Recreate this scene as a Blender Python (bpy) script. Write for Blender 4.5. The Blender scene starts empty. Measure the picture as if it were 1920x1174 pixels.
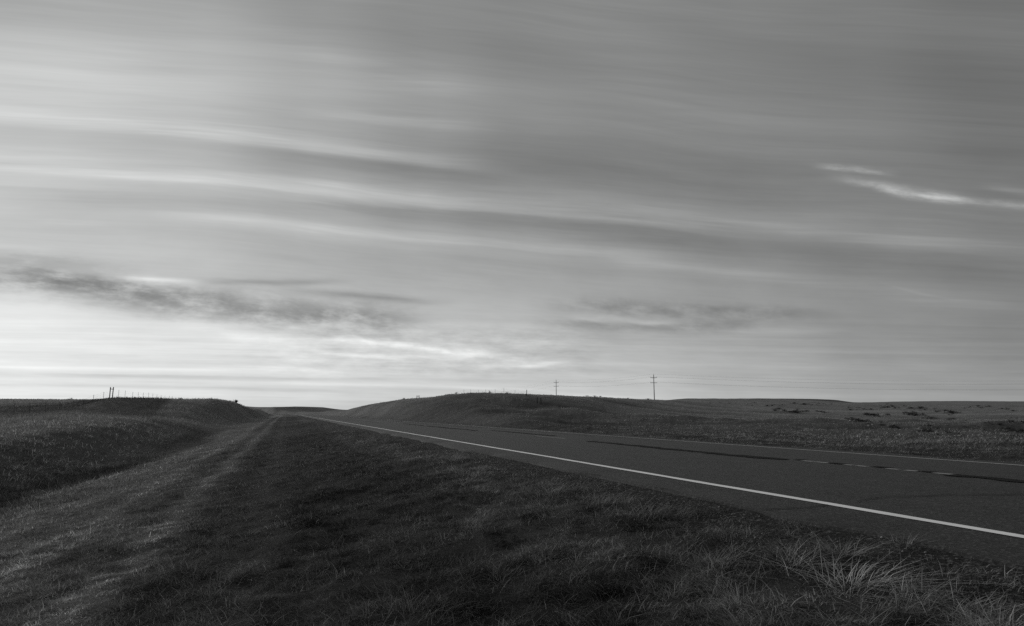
import bpy, math, random
import numpy as np
from math import radians as R_, degrees as D_, pi

SC = bpy.context.scene
COL = SC.collection
random.seed(7)
RNG = np.random.default_rng(11)

# ------------------------------------------------------------------ camera
F = 1280.0                      # focal length in reference pixels (1920 wide)
W, HH = 1920.0, 1174.0
HORIZ = 774.0
PITCH = math.atan((HORIZ - HH / 2) / F)
CAMZ = 0.95
cam_d = bpy.data.cameras.new('camera')
cam = bpy.data.objects.new('camera', cam_d)
COL.objects.link(cam)
cam_d.sensor_width = 36.0
cam_d.lens = 36.0 * F / W
cam_d.clip_start = 0.05
cam_d.clip_end = 40000
cam.location = (0, 0, CAMZ)
cam.rotation_euler = (pi / 2 + PITCH, 0, 0)
SC.camera = cam

SUN_AZ = -58.0                  # degrees, negative = left of the view axis
SUN_EL = 13.0
EXPOSURE = 0.0
SC.view_settings.view_transform = 'Standard'
SC.view_settings.look = 'None'
SC.view_settings.exposure = EXPOSURE
SC.view_settings.gamma = 1
SC.cycles.sample_clamp_direct = 2.5
SC.cycles.sample_clamp_indirect = 2.0
SC.cycles.use_denoising = False      # keep the blades and the asphalt grain crisp


def ray(u, v):
    """photo position -> azimuth (rad, right positive), tan(elevation)"""
    x = (u - W / 2) / F
    y = (HH / 2 - v) / F
    # camera forward = +Y pitched up
    fy = math.cos(PITCH) - y * math.sin(PITCH)
    fz = math.sin(PITCH) + y * math.cos(PITCH)
    hd = math.hypot(x, fy)
    return math.atan2(x, fy), fz / hd


def azel(u, v):
    a, t = ray(u, v)
    return D_(a), D_(math.atan(t))


def azep(u, v):
    a, t = ray(u, v)
    return D_(a), D_(math.atan(t / max(math.cos(a), .22)))


# ------------------------------------------------------------------ world
world = bpy.data.worlds.new('World')
SC.world = world
world.use_nodes = True
NT = world.node_tree
NT.nodes.clear()


class E:
    """tiny expression builder over math nodes"""
    nt = NT

    def __init__(s, sock):
        s.k = sock

    @staticmethod
    def m(op, *a, clamp=False):
        n = E.nt.nodes.new('ShaderNodeMath')
        n.operation = op
        n.use_clamp = clamp
        for i, v in enumerate(a):
            if isinstance(v, E):
                E.nt.links.new(v.k, n.inputs[i])
            else:
                n.inputs[i].default_value = float(v)
        return E(n.outputs[0])

    def __add__(s, o): return E.m('ADD', s, o)
    __radd__ = __add__
    def __sub__(s, o): return E.m('SUBTRACT', s, o)
    def __rsub__(s, o): return E.m('SUBTRACT', o, s)
    def __mul__(s, o): return E.m('MULTIPLY', s, o)
    __rmul__ = __mul__
    def __truediv__(s, o): return E.m('DIVIDE', s, o)
    def __pow__(s, o): return E.m('POWER', s, o)


def smooth(x, a, b):
    n = E.nt.nodes.new('ShaderNodeMapRange')
    n.interpolation_type = 'SMOOTHSTEP'
    E.nt.links.new(x.k, n.inputs[0])
    n.inputs[1].default_value = a
    n.inputs[2].default_value = b
    return E(n.outputs[0])


def noise(x, y, z=0.0, detail=4.0, rough=0.5, dist=0.0):
    c = E.nt.nodes.new('ShaderNodeCombineXYZ')
    for i, v in enumerate((x, y, z)):
        if isinstance(v, E):
            E.nt.links.new(v.k, c.inputs[i])
        else:
            c.inputs[i].default_value = v
    n = E.nt.nodes.new('ShaderNodeTexNoise')
    n.inputs['Scale'].default_value = 1.0
    n.inputs['Detail'].default_value = detail
    n.inputs['Roughness'].default_value = rough
    n.inputs['Distortion'].default_value = dist
    E.nt.links.new(c.outputs[0], n.inputs['Vector'])
    return E(n.outputs[0]) - 0.5


tc = NT.nodes.new('ShaderNodeTexCoord')
sp = NT.nodes.new('ShaderNodeSeparateXYZ')
NT.links.new(tc.outputs['Generated'], sp.inputs[0])
DX, DY, DZ = (E(sp.outputs[i]) for i in range(3))
AZ = E.m('ARCTAN2', DX, DY) * (180 / pi)
# elevation of the deck band a direction looks at (bands of a flat deck run level across the view)
EL = E.m('ARCTAN2', DZ, E.m('MAXIMUM', DY, 0.22)) * (180 / pi)

# broad brightness of the cloud deck, display grey 0..1: rows by elevation, columns by azimuth
SKY_ROWS = [774, 735, 690, 640, 600, 520, 450, 370, 300, 220, 150, 70, 0]
SKY = {
    -37: [.87, .895, .90, .91, .92, .80, .765, .775, .77, .785, .79, .74, .67],
    -27: [.85, .875, .885, .89, .87, .76, .755, .74, .725, .735, .745, .71, .65],
    -18: [.82, .84, .87, .87, .82, .71, .70, .69, .645, .665, .68, .65, .60],
    -8:  [.76, .80, .81, .81, .76, .68, .65, .62, .57, .60, .60, .585, .55],
    0:   [.76, .79, .77, .76, .73, .65, .61, .58, .535, .55, .56, .55, .53],
    9:   [.76, .77, .73, .70, .67, .62, .585, .56, .52, .53, .55, .545, .53],
    19:  [.71, .69, .67, .65, .625, .57, .545, .53, .51, .525, .535, .53, .515],
    29:  [.64, .62, .60, .575, .56, .53, .52, .51, .50, .505, .51, .50, .49],
    37:  [.61, .59, .55, .52, .51, .50, .49, .48, .46, .46, .46, .465, .46],
}
far = {-180: .54, -95: .66, -58: None, 60: .46, 120: .50, 180: .54}
cols = []
for a, row in SKY.items():
    cols.append((a, row))
for a, g in far.items():
    if g is None:
        row = [min(1.02, x * 1.07 + .04) for x in SKY[-37]]
    else:
        row = [g] * len(SKY_ROWS)
    cols.append((a, row))
cols.sort()


def col_curve(row):
    n = NT.nodes.new('ShaderNodeFloatCurve')
    m = n.mapping
    c = m.curves[0]
    els = [max(0.0, azep(960, r)[1]) for r in SKY_ROWS]
    pts = [((e + 5) / 60.0, g) for e, g in zip(els, row)]
    pts = [(0.0, row[0])] + pts + [(1.0, row[-1] * .96)]
    while len(c.points) < len(pts):
        c.points.new(0.5, 0.5)
    for p, q in zip(c.points, pts):
        p.location = (q[0], min(1.0, q[1] * .9))
        p.handle_type = 'AUTO'
    m.update()
    n.inputs[0].default_value = 1.0
    NT.links.new(((EL + 5) * (1 / 60.0)).k, n.inputs[1])
    return E(n.outputs[0]) * (1 / .9)


# the deck drifts a little with a slow warp so that columns do not read as columns
warp = noise(AZ * .045, EL * .09, 3.1, 2.0) * 5.0
AZW = AZ + warp
base = None
curves = [(a, col_curve(r)) for a, r in cols]
acc = curves[0][1]
for (a0, _), (a1, c1) in zip(curves[:-1], curves[1:]):
    w = smooth(AZW, a0, a1)
    acc = acc + (c1 - acc) * w
G = acc

# long soft bands that sink to the right
T = EL + AZ * .085 + noise(AZ * .03, EL * .05, 9.0, 1.0) * 4
band = noise(AZ * .016, T * .26, 1.0, 5.0, .55)
fine = noise(AZ * .03, T * .75, 5.0, 6.0, .6)
hi_w = smooth(EL, 5, 14)
T3 = EL + AZ * .075 + noise(AZ * .05, EL * .1, 15.0, 2.0) * 2.5
vf = noise(AZ * .05, T3 * 1.9, 17.0, 6.0, .62)
G = G + band * hi_w * .10 + fine * hi_w * .085 + vf * hi_w * .042 + noise(AZ * .22, T * .5, 23.0, 8.0, .6) * .055 * (1 - smooth(EL, 14, 30)) - .004
fib = noise(AZ * .10, T * 3.6, 27.0, 7.0, .68)
G = G + fib * .030
sstr = noise(AZ * .07, T * 1.2, 19.0, 5.0, .6)
# thin level layers near the horizon
TL = EL + AZ * .02
lay = noise(AZ * .022, TL * 1.05, 2.0, 5.0, .6)
lay2 = noise(AZ * .05, TL * 2.4, 6.0, 5.0, .6)
lo_w = 1 - smooth(EL, 5.5, 10)
lft = 1 - smooth(AZ, -20, 40) * .5
rip = noise(AZ * .22, TL * 2.0, 29.0, 8.0, .64)
G = G + (lay * .17 + lay2 * .11 + rip * .10) * lo_w * lft

wisp = noise(AZ * .16, T * .55, 4.0, 8.0, .62, .6)
wispf = noise(AZ * .32, T * 1.3, 7.0, 8.0, .65, .8)
puff = noise(AZ * .26, T * .62, 11.0, 9.0, .60, .0)
puff2 = noise(AZ * .7, T * 1.3, 13.0, 7.0, .6, .0)
break_ = smooth(puff + puff2 * .38, -.24, .15) * 1.2 + .22


def streak(pts, wid, amp, fade=3.0, rag=0.0, tail=None):
    """soft streak through photo points; wid (px above, px below)"""
    global G
    P = [azep(*p) for p in pts]
    k = 1 / 22.3
    # polyline elevation as a sum of hinge terms
    (a0, e0) = P[0]
    s_prev = (P[1][1] - e0) / (P[1][0] - a0)
    line = (AZ - a0) * s_prev + e0
    for i in range(1, len(P) - 1):
        s = (P[i + 1][1] - P[i][1]) / (P[i + 1][0] - P[i][0])
        # softened hinge
        d = AZ - P[i][0]
        soft = (E.m('SQRT', d * d + 4.0) + d) * .5
        line = line + soft * (s - s_prev)
        s_prev = s
    d = EL - line
    if rag:
        d = d + wisp * rag + wispf * rag * .35
    else:
        d = d + sstr * 1.1
    up, dn = wid[0] * k, wid[1] * k
    dp = E.m('MAXIMUM', d, 0.0) * (1 / up)
    dm = E.m('MINIMUM', d, 0.0) * (1 / dn)
    q = dp * dp + dm * dm
    g = E.m('EXPONENT', q * -1.0)
    win = smooth(AZ, a0 - fade, a0 + fade) * (1 - smooth(AZ, P[-1][0] - fade, P[-1][0] + fade))
    if rag >= .8:
        g = g * break_
    else:
        g = g * E.m('MAXIMUM', .78 + fine * 3.4, 0.05)
    G = G + g * win * amp


# bright bands with darker undersides
streak([(-300, 205), (0, 218), (500, 262), (900, 318)], (22, 9), .075, 5)
streak([(-300, 232), (0, 240), (500, 285), (900, 335)], (10, 26), -.028, 5)
streak([(-200, 300), (0, 312), (400, 340), (900, 385), (1450, 428), (1900, 470)], (26, 10), .075, 5)
streak([(0, 358), (450, 378), (900, 402), (1300, 440)], (6, 34), -.07, 5)
streak([(300, 400), (700, 438), (1000, 455), (1150, 472)], (16, 12), .07, 6)
streak([(1150, 440), (1500, 468), (1950, 520)], (20, 26), -.045, 6)
streak([(1100, 470), (1400, 515), (1700, 555), (1950, 580)], (18, 12), .045, 6)
streak([(950, 300), (1200, 350), (1500, 385)], (40, 30), -.05, 6)
streak([(480, 300), (800, 310), (1000, 345)], (18, 28), -.030, 4)
streak([(560, 95), (760, 150), (900, 175)], (22, 20), .035, 5)
streak([(600, 210), (750, 228), (900, 232)], (10, 14), .05, 4, .5)
streak([(500, 30), (800, 60), (1100, 130)], (40, 40), -.035, 6)
streak([(0, 95), (200, 140), (350, 175)], (60, 50), .035, 8)
streak([(1250, 60), (1600, 120), (1950, 150)], (50, 50), -.025, 8)
# broken dark cloud low on the left
streak([(-250, 505), (0, 525), (120, 530), (300, 570), (550, 592), (760, 608)], (30, 26), -.18, 5, 1.8)
streak([(60, 515), (220, 540), (420, 560)], (14, 14), -.08, 2, 1.0)
streak([(-60, 478), (60, 490), (220, 500)], (12, 10), -.05, 4, 1.0)
streak([(320, 525), (480, 532), (620, 528)], (7, 6), -.11, 3, .5)
streak([(560, 545), (700, 560), (810, 567)], (8, 7), -.10, 3, .6)
streak([(230, 523), (300, 526), (380, 528)], (6, 6), .17, 2, .5)
streak([(0, 462), (60, 467)], (5, 5), .05, 3, .3)
streak([(90, 418), (200, 421)], (3, 3), .05, 1.5, .3)
# broken cloud right of the middle
streak([(1060, 575), (1200, 578), (1330, 590), (1500, 590)], (16, 13), -.09, 4, 1.4)
streak([(1020, 605), (1200, 616), (1400, 612)], (10, 12), -.08, 3, .9)
streak([(1080, 598), (1180, 604), (1260, 606)], (7, 6), .07, 2, .8)
streak([(1250, 612), (1400, 622), (1550, 620)], (7, 6), .05, 3, .6)
# curls and light pieces just over the horizon
streak([(640, 640), (760, 645), (860, 665), (960, 672)], (7, 6), .10, 3, .8)
streak([(560, 655), (700, 668), (860, 672)], (5, 5), .08, 3, .5)
streak([(900, 690), (1010, 690), (1050, 682)], (5, 4), .09, 2, .4)
streak([(380, 620), (480, 640), (560, 650)], (10, 10), .05, 3, .8)
streak([(-100, 700), (300, 706), (700, 712)], (3, 5), -.08, 6, .2)
streak([(-100, 688), (200, 690), (420, 695)], (4, 3), .04, 5, .2)
streak([(-100, 722), (300, 724), (650, 735)], (4, 4), -.05, 6, .2)
streak([(500, 718), (800, 723), (1050, 735)], (4, 4), .05, 5, .2)
streak([(950, 742), (1150, 745), (1400, 748)], (4, 5), .06, 4, .2)
# bright wisps high on the right
streak([(1540, 312), (1600, 318), (1660, 325)], (6, 4), .12, 1.2, .8)
streak([(1590, 340), (1680, 358), (1760, 368), (1860, 380), (1960, 392)], (9, 7), .11, 2.0, .9)
streak([(1700, 364), (1860, 380), (2000, 394)], (7, 6), .08, 2.0, .6)
streak([(1640, 356), (1720, 372), (1790, 374)], (7, 6), .08, 1.5, .8)
streak([(1860, 352), (1960, 368)], (8, 6), .06, 1.5, .6)
streak([(1690, 545), (1760, 566), (1860, 567)], (3, 3), .04, 2, .3)

# mottled bright layer above the horizon in the middle
mz = smooth(AZ, -26, -14) * (1 - smooth(AZ, 0, 12)) * smooth(EL, 2.2, 4.0) * (1 - smooth(EL, 6.0, 8.2))
mot = noise(AZ * .30, TL * 1.1, 21.0, 7.0, .62)
G = G + mot * mz * .34
G = E.m('MAXIMUM', G, 0.05)
LIN = G ** 2.2

skyt = NT.nodes.new('ShaderNodeTexSky')
skyt.sky_type = 'NISHITA'
skyt.sun_disc = False
skyt.sun_elevation = R_(SUN_EL)
skyt.sun_rotation = R_(SUN_AZ)
skyt.altitude = 700
bw = NT.nodes.new('ShaderNodeRGBToBW')
NT.links.new(skyt.outputs[0], bw.inputs[0])
BG_STR = 0.1
neb = E(bw.outputs[0])
TOT = neb * .06 + LIN * (1 / BG_STR) * .93
comb = NT.nodes.new('ShaderNodeCombineColor')
for i, tnt in enumerate((.985, 1.0, .992)):
    NT.links.new((TOT * tnt).k, comb.inputs[i])
bgn = NT.nodes.new('ShaderNodeBackground')
bgn.inputs['Strength'].default_value = BG_STR
outw = NT.nodes.new('ShaderNodeOutputWorld')
NT.links.new(comb.outputs[0], bgn.inputs['Color'])
NT.links.new(bgn.outputs[0], outw.inputs['Surface'])
world.cycles.sampling_method = 'MANUAL'
world.cycles.sample_map_resolution = 512

# ------------------------------------------------------------------ sun (low, behind thin cloud)
sd = bpy.data.lights.new('sun', 'SUN')
sd.energy = 1.4
sd.angle = R_(10)
sd.color = (1.0, 0.99, 0.97)
sun = bpy.data.objects.new('sun', sd)
COL.objects.link(sun)
from mathutils import Vector
sv = Vector((math.sin(R_(SUN_AZ)) * math.cos(R_(SUN_EL)), math.cos(R_(SUN_AZ)) * math.cos(R_(SUN_EL)), math.sin(R_(SUN_EL))))
sun.rotation_euler = (-sv).to_track_quat('-Z', 'Y').to_euler()
sun.location = sv * 50


# ------------------------------------------------------------------ numpy noise
def _hash(ix, iy, seed):
    h = (ix.astype(np.int64) * 374761393 + iy.astype(np.int64) * 668265263 + seed * 974634777) & 0xffffffff
    h = ((h ^ (h >> 13)) * 1274126177) & 0xffffffff
    h = (h ^ (h >> 16)) & 0xffffffff
    return h.astype(np.float64) / 4294967295.0


def vnoise(x, y, seed=0):
    x = np.asarray(x, float); y = np.asarray(y, float)
    ix = np.floor(x); iy = np.floor(y)
    fx = x - ix; fy = y - iy
    fx = fx * fx * fx * (fx * (fx * 6 - 15) + 10); fy = fy * fy * fy * (fy * (fy * 6 - 15) + 10)
    a = _hash(ix, iy, seed); b = _hash(ix + 1, iy, seed)
    c = _hash(ix, iy + 1, seed); d = _hash(ix + 1, iy + 1, seed)
    return (a + (b - a) * fx) * (1 - fy) + (c + (d - c) * fx) * fy - .5


def fbm(x, y, oct=4, seed=0, gain=.5):
    s = 0; a = 1.0; t = 0
    for k in range(oct):
        ca, sa = math.cos(.6 * k), math.sin(.6 * k)
        s = s + a * vnoise((x * ca - y * sa) * 2 ** k + 17.3 * k, (x * sa + y * ca) * 2 ** k - 9.1 * k, seed + k)
        t += a; a *= gain
    return s / t * 2


def sstep(x, a, b):
    t = np.clip((x - a) / (b - a), 0, 1)
    return t * t * (3 - 2 * t)


# ------------------------------------------------------------------ road frame
PSI = ray(537, 774)[0]          # heading of the road (left of the view axis)
cP, sP = math.cos(PSI), math.sin(PSI)
L_NEAR, L_MID, L_FAR = 5.46, 9.11, 12.76
A0, A1 = 4.6, 13.75            # asphalt edges


def to_sl(x, y):
    s = x * sP + y * cP
    l = x * cP - y * sP
    return s, l


def from_sl(s, l):
    return s * sP + l * cP, s * cP - l * sP


def bend(s):
    d = np.clip(np.asarray(s, float) - 330, 0, None)
    return -d * d / (2 * 2300.0)


def road_rise(s):
    """long profile of the road"""
    s = np.asarray(s, float)
    return -1.6 * sstep(s, 620, 900)


CX_L = [-400, -60, -30, -24, -19, -15.5, -13, -11, -8.5, -5, -2.6, 0, 2.2, 3.4, 4.1, 4.57, 4.95, 13.3, 13.75, 14.3, 16, 19, 23, 400]
CX_Z = [-.3, -.3, -.6, -.95, -1.45, -1.95, -2.3, -2.35, -2.05, -1.28, -.90, -.66, -.34, -.16, -.09, -.04, -.30, -.30, -.04, -.10, -.36, -.50, -.45, -.4]


def _pchip_z(xs, ys, xq):
    xs = np.array(xs, float); ys = np.array(ys, float)
    h = np.diff(xs); dl = np.diff(ys) / h
    m = np.zeros_like(xs)
    for i in range(1, len(xs) - 1):
        if dl[i - 1] * dl[i] > 0:
            w1 = 2 * h[i] + h[i - 1]; w2 = h[i] + 2 * h[i - 1]
            m[i] = (w1 + w2) / (w1 / dl[i - 1] + w2 / dl[i])
    m[0] = dl[0]; m[-1] = dl[-1] * .3
    xq = np.clip(xq, xs[0], xs[-1])
    k = np.clip(np.searchsorted(xs, xq) - 1, 0, len(h) - 1)
    t = (xq - xs[k]) / h[k]
    return ((2 * t ** 3 - 3 * t ** 2 + 1) * ys[k] + (t ** 3 - 2 * t ** 2 + t) * h[k] * m[k]
            + (-2 * t ** 3 + 3 * t ** 2) * ys[k + 1] + (t ** 3 - t ** 2) * h[k] * m[k + 1])


def zcross(s, l):
    lb = l - bend(s)
    z = _pchip_z(CX_L, CX_Z, lb)
    # the embankment gets lower as the road runs into the cut
    k = 1 - .72 * sstep(s, 30, 140)
    deep = (lb < 3.4)
    z = np.where(deep, -.16 + (z + .16) * k, z)
    return z + road_rise(s)


# terrain seen from the roadside: for each azimuth (given as a photo column) distances and sight lines
LAY = {
    -500: [(26, 850), (45, 805), (60, 792), (85, 784), (130, 774), (220, 760), (350, 752), (700, 752), (2500, 758)],
    0:   [(26, 880), (34, 858), (44, 828), (56, 802), (70, 789), (85, 780), (130, 771), (220, 758), (350, 749), (700, 751), (2500, 756)],
    60:  [(28, 874), (36, 852), (46, 822), (58, 796), (72, 783), (92, 777), (130, 769), (220, 757), (350, 749.5), (700, 751), (2500, 756)],
    110: [(30, 868), (38, 846), (48, 815), (60, 790), (74, 779), (100, 772), (130, 766), (220, 756), (350, 750), (700, 751), (2500, 756)],
    150: [(32, 862), (40, 840), (50, 808), (62, 786), (76, 779), (95, 772), (118, 763), (150, 757), (350, 750), (700, 751), (2500, 756)],
    185: [(34, 856), (42, 834), (52, 806), (64, 788), (78, 781), (96, 771), (118, 752), (140, 751), (350, 751), (700, 752), (2500, 757)],
    215: [(36, 850), (44, 828), (54, 803), (66, 787), (82, 782), (98, 771), (122, 746.5), (140, 748), (350, 752), (700, 753), (2500, 757)],
    300: [(44, 836), (52, 817), (62, 800), (74, 787), (90, 785.5), (104, 771), (126, 747), (160, 751), (350, 754), (700, 756), (2500, 758)],
    330: [(48, 830), (56, 813), (66, 799), (80, 787), (92, 786.5), (104, 773), (128, 748.5), (165, 753), (350, 756), (700, 757), (2500, 760)],
    400: [(56, 818), (68, 804), (80, 795), (92, 789), (100, 787), (114, 772), (138, 748.5), (175, 752), (350, 760), (700, 760), (2500, 762)],
    440: [(62, 800), (80, 794), (100, 788), (112, 786), (130, 771), (150, 753.5), (185, 755), (350, 765), (800, 762), (2500, 762)],
    470: [(70, 798), (100, 792), (130, 787), (155, 774), (178, 762), (220, 765), (400, 767), (900, 763.5), (2500, 764)],
    500: [(80, 798), (130, 786), (200, 778), (260, 772), (400, 770), (900, 763.5), (2500, 766)],
    560: [(100, 790), (200, 780), (400, 776), (600, 774.6), (730, 770), (900, 763.5), (2500, 766)],
    600: [(100, 790), (200, 780), (400, 776), (600, 774.2), (730, 771), (900, 765), (2500, 766)],
    625: [(100, 788), (200, 780), (300, 775), (420, 771), (600, 770), (900, 767), (2500, 768)],
    650: [(100, 788), (190, 778.5), (225, 771), (262, 768.2), (320, 770), (900, 769), (2500, 769)],
    700: [(90, 787), (125, 783), (160, 770), (195, 757.5), (250, 759), (900, 768), (2500, 770)],
    755: [(75, 789), (95, 783), (125, 766), (165, 750), (210, 752), (900, 767), (2500, 770)],
    800: [(62, 793), (80, 786), (110, 764), (145, 747.5), (190, 749), (900, 766), (2500, 770)],
    850: [(50, 798), (68, 788), (100, 760), (130, 742), (175, 745), (900, 765), (2500, 770)],
    900: [(44, 801), (58, 790), (92, 760), (131, 739.5), (170, 742), (900, 764), (2500, 770)],
    960: [(40, 803), (52, 792), (66, 780), (84, 773), (105, 752), (134, 740.5), (190, 744), (900, 762), (2500, 768)],
    1010: [(38, 805), (50, 795), (62, 786), (78, 783), (100, 766), (118, 752), (148, 742), (210, 745), (900, 761), (2500, 767)],
    1100: [(34, 810), (52, 799), (72, 792), (100, 778), (130, 760), (172, 745), (240, 748), (900, 760), (2500, 765)],
    1160: [(32, 814), (52, 802), (78, 795), (110, 783), (150, 765), (205, 747.5), (280, 750), (900, 757), (2500, 762)],
    1226: [(30, 818), (52, 805), (80, 798), (120, 784), (175, 765), (258, 750), (330, 752), (900, 754), (2500, 760)],
    1300: [(27, 825), (50, 809), (85, 799), (130, 787), (200, 768), (300, 754), (390, 754.5), (760, 747.3), (2500, 758)],
    1400: [(25, 830), (50, 812), (90, 798), (150, 784), (240, 768), (360, 757), (480, 756), (760, 747.5), (2500, 757)],
    1500: [(23, 836), (50, 816), (95, 799), (170, 783), (280, 768), (440, 757), (560, 756), (760, 748.5), (2500, 757)],
    1560: [(22, 839), (50, 818), (100, 799), (180, 783), (300, 768), (480, 758), (600, 757), (760, 751), (2500, 757)],
    1610: [(21, 842), (50, 820), (100, 800), (190, 783), (320, 768), (520, 758), (760, 755.6), (1200, 755), (2500, 757)],
    1680: [(21, 845), (50, 822), (100, 801), (200, 782), (340, 767), (560, 757), (800, 755), (1200, 753.4), (2500, 757)],
    1780: [(20, 850), (50, 824), (100, 803), (200, 783), (340, 767), (560, 757), (800, 754), (1200, 752.2), (2500, 757)],
    1920: [(20, 855), (50, 826), (100, 804), (200, 783), (340, 767), (560, 757), (800, 754.5), (1200, 753), (2500, 757)],
    2500: [(18, 870), (50, 828), (100, 806), (200, 785), (340, 768), (560, 758), (800, 755), (1200, 754), (2500, 757)],
}
LR = np.linspace(math.log(2), math.log(16000), 320)
_us = sorted(LAY)
_az = [ray(u, 774)[0] for u in _us]
_tab = []
for u in _us:
    pts = LAY[u]
    xs = [math.log(r) for r, _ in pts]
    zs = [CAMZ + r * ray(u, v)[1] for r, v in pts]
    xs = xs + [math.log(16000)]
    zs = zs + [zs[-1] + 20]
    _tab.append(_pchip_z(xs, zs, LR))
_tab = np.array(_tab)
# columns behind the camera: rolling grassland at a middling height
_azb = [-3.3, -2.4, -1.6] + _az + [1.5, 2.2, 3.3]
_flat = np.interp(LR, [0, math.log(60), math.log(600), math.log(3000)], [-.9, -.6, 5, 30])
_tab = np.vstack([_flat, _flat, _tab[0] * .6 + _flat * .4, _tab, _tab[-1] * .7 + _flat * .3, _flat, _flat])
AZG = np.linspace(-3.2, 3.2, 2600)
_gr = np.empty((len(AZG), len(LR)))
for j in range(len(LR)):
    _gr[:, j] = _pchip_z(_azb, _tab[:, j], AZG)
# slight blur over azimuth to soften facets
_k = np.array([1, 2, 3, 2, 1.]); _k /= _k.sum()
_gr = sum(_k[i] * np.roll(_gr, i - 2, axis=0) for i in range(5))


def zlayer(x, y):
    az = np.arctan2(x, y); lr = np.log(np.maximum(np.hypot(x, y), 2.001))
    fi = (az - AZG[0]) / (AZG[1] - AZG[0]); fj = (lr - LR[0]) / (LR[1] - LR[0])
    fi = np.clip(fi, 0, len(AZG) - 1.001); fj = np.clip(fj, 0, len(LR) - 1.001)
    i = fi.astype(int); j = fj.astype(int); a = fi - i; b = fj - j
    return (_gr[i, j] * (1 - a) * (1 - b) + _gr[i + 1, j] * a * (1 - b) + _gr[i, j + 1] * (1 - a) * b + _gr[i + 1, j + 1] * a * b)


def spur_field(s, l, lb, rr):
    sp = np.abs(vnoise((s + l * .9) / 13, (l - s * .2) / 70, 31)) * 2
    return (.5 - sp) * sstep(lb, 19, 32) * (1 - sstep(rr, 200, 380)) * sstep(rr, 34, 60)


def height(x, y):
    x = np.asarray(x, float); y = np.asarray(y, float)
    s, l = to_sl(x, y)
    lb = l - bend(s)
    zc = zcross(s, l)
    zl = zlayer(x, y)
    # corridor weight
    rr = np.hypot(x, y)
    wr = 1 - sstep(lb, 14.2, 19.0 + 4 * sstep(rr, 40, 120))
    left_in = -12.0 + 7.0 * sstep(s, 18, 62)
    wl = sstep(lb, left_in - 8.0, left_in)
    w = np.where(lb > 5, wr, wl)
    w = w * (1 - sstep(s, 760, 900))
    # behind the camera keep the corridor
    # swells and hummocks
    n1 = fbm(x / 38 + 3, y / 38, 3, 5) * .55 * sstep(rr, 60, 260) * (1 + rr / 500)
    # spurs running down to the road on the right-hand hill
    spur = spur_field(s, l, lb, rr) * 1.7 * (1 - .6 * sstep(rr, 95, 135)) + (.5 - 2 * np.abs(vnoise((s + l * .7) / 4.6, l / 22, 33))) * .65 * sstep(lb, 17, 24) * (1 - sstep(rr, 84, 110)) * sstep(rr, 34, 60)
    n2 = fbm(x / 6.5, y / 6.5, 3, 9) * (.13 + .14 * sstep(lb, 18, 26) * (1 - sstep(rr, 100, 130)))
    n3 = fbm(x / 1.3, y / 1.3, 3, 13) * .085
    n4 = fbm(x / .38, y / .38, 2, 21) * .035
    onroad = 1 - sstep(lb, A0 - 1.3, A0 - .2) * (1 - sstep(lb, A1 + .1, A1 + 1.2))
    zt = zl * (1 - w) + zc * w
    # silhouettes stay where they are: damp the large swells near crests
    return zt + (n1 * (1 - w) * .35 + spur * (1 - w) + n2 + (n3 + n4) * (rr < 400)) * onroad


# ------------------------------------------------------------------ helpers for objects
def grid_mesh(name, verts, faces_quads, smooth_=True):
    me = bpy.data.meshes.new(name)
    nv = len(verts); nf = len(faces_quads)
    me.vertices.add(nv)
    me.vertices.foreach_set('co', np.ascontiguousarray(verts, dtype=np.float32).ravel())
    k = faces_quads.shape[1]
    me.loops.add(nf * k)
    me.loops.foreach_set('vertex_index', np.ascontiguousarray(faces_quads, dtype=np.int32).ravel())
    me.polygons.add(nf)
    me.polygons.foreach_set('loop_start', np.arange(0, nf * k, k, dtype=np.int32))
    me.polygons.foreach_set('loop_total', np.full(nf, k, dtype=np.int32))
    if smooth_:
        me.polygons.foreach_set('use_smooth', np.ones(nf, dtype=bool))
    me.update(calc_edges=True)
    return me


def link(name, me, mat=None, parent=None):
    o = bpy.data.objects.new(name, me)
    COL.objects.link(o)
    if mat:
        me.materials.append(mat)
    if parent:
        o.parent = parent
    return o


def tag(o, label=None, cat=None, group=None, kind=None):
    if label: o['label'] = label
    if cat: o['category'] = cat
    if group: o['group'] = group
    if kind: o['kind'] = kind
    return o


def empty(name, loc, rz=0.0):
    o = bpy.data.objects.new(name, None)
    o.empty_display_size = .3
    COL.objects.link(o)
    o.location = loc
    o.rotation_euler = (0, 0, rz)
    return o


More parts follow.
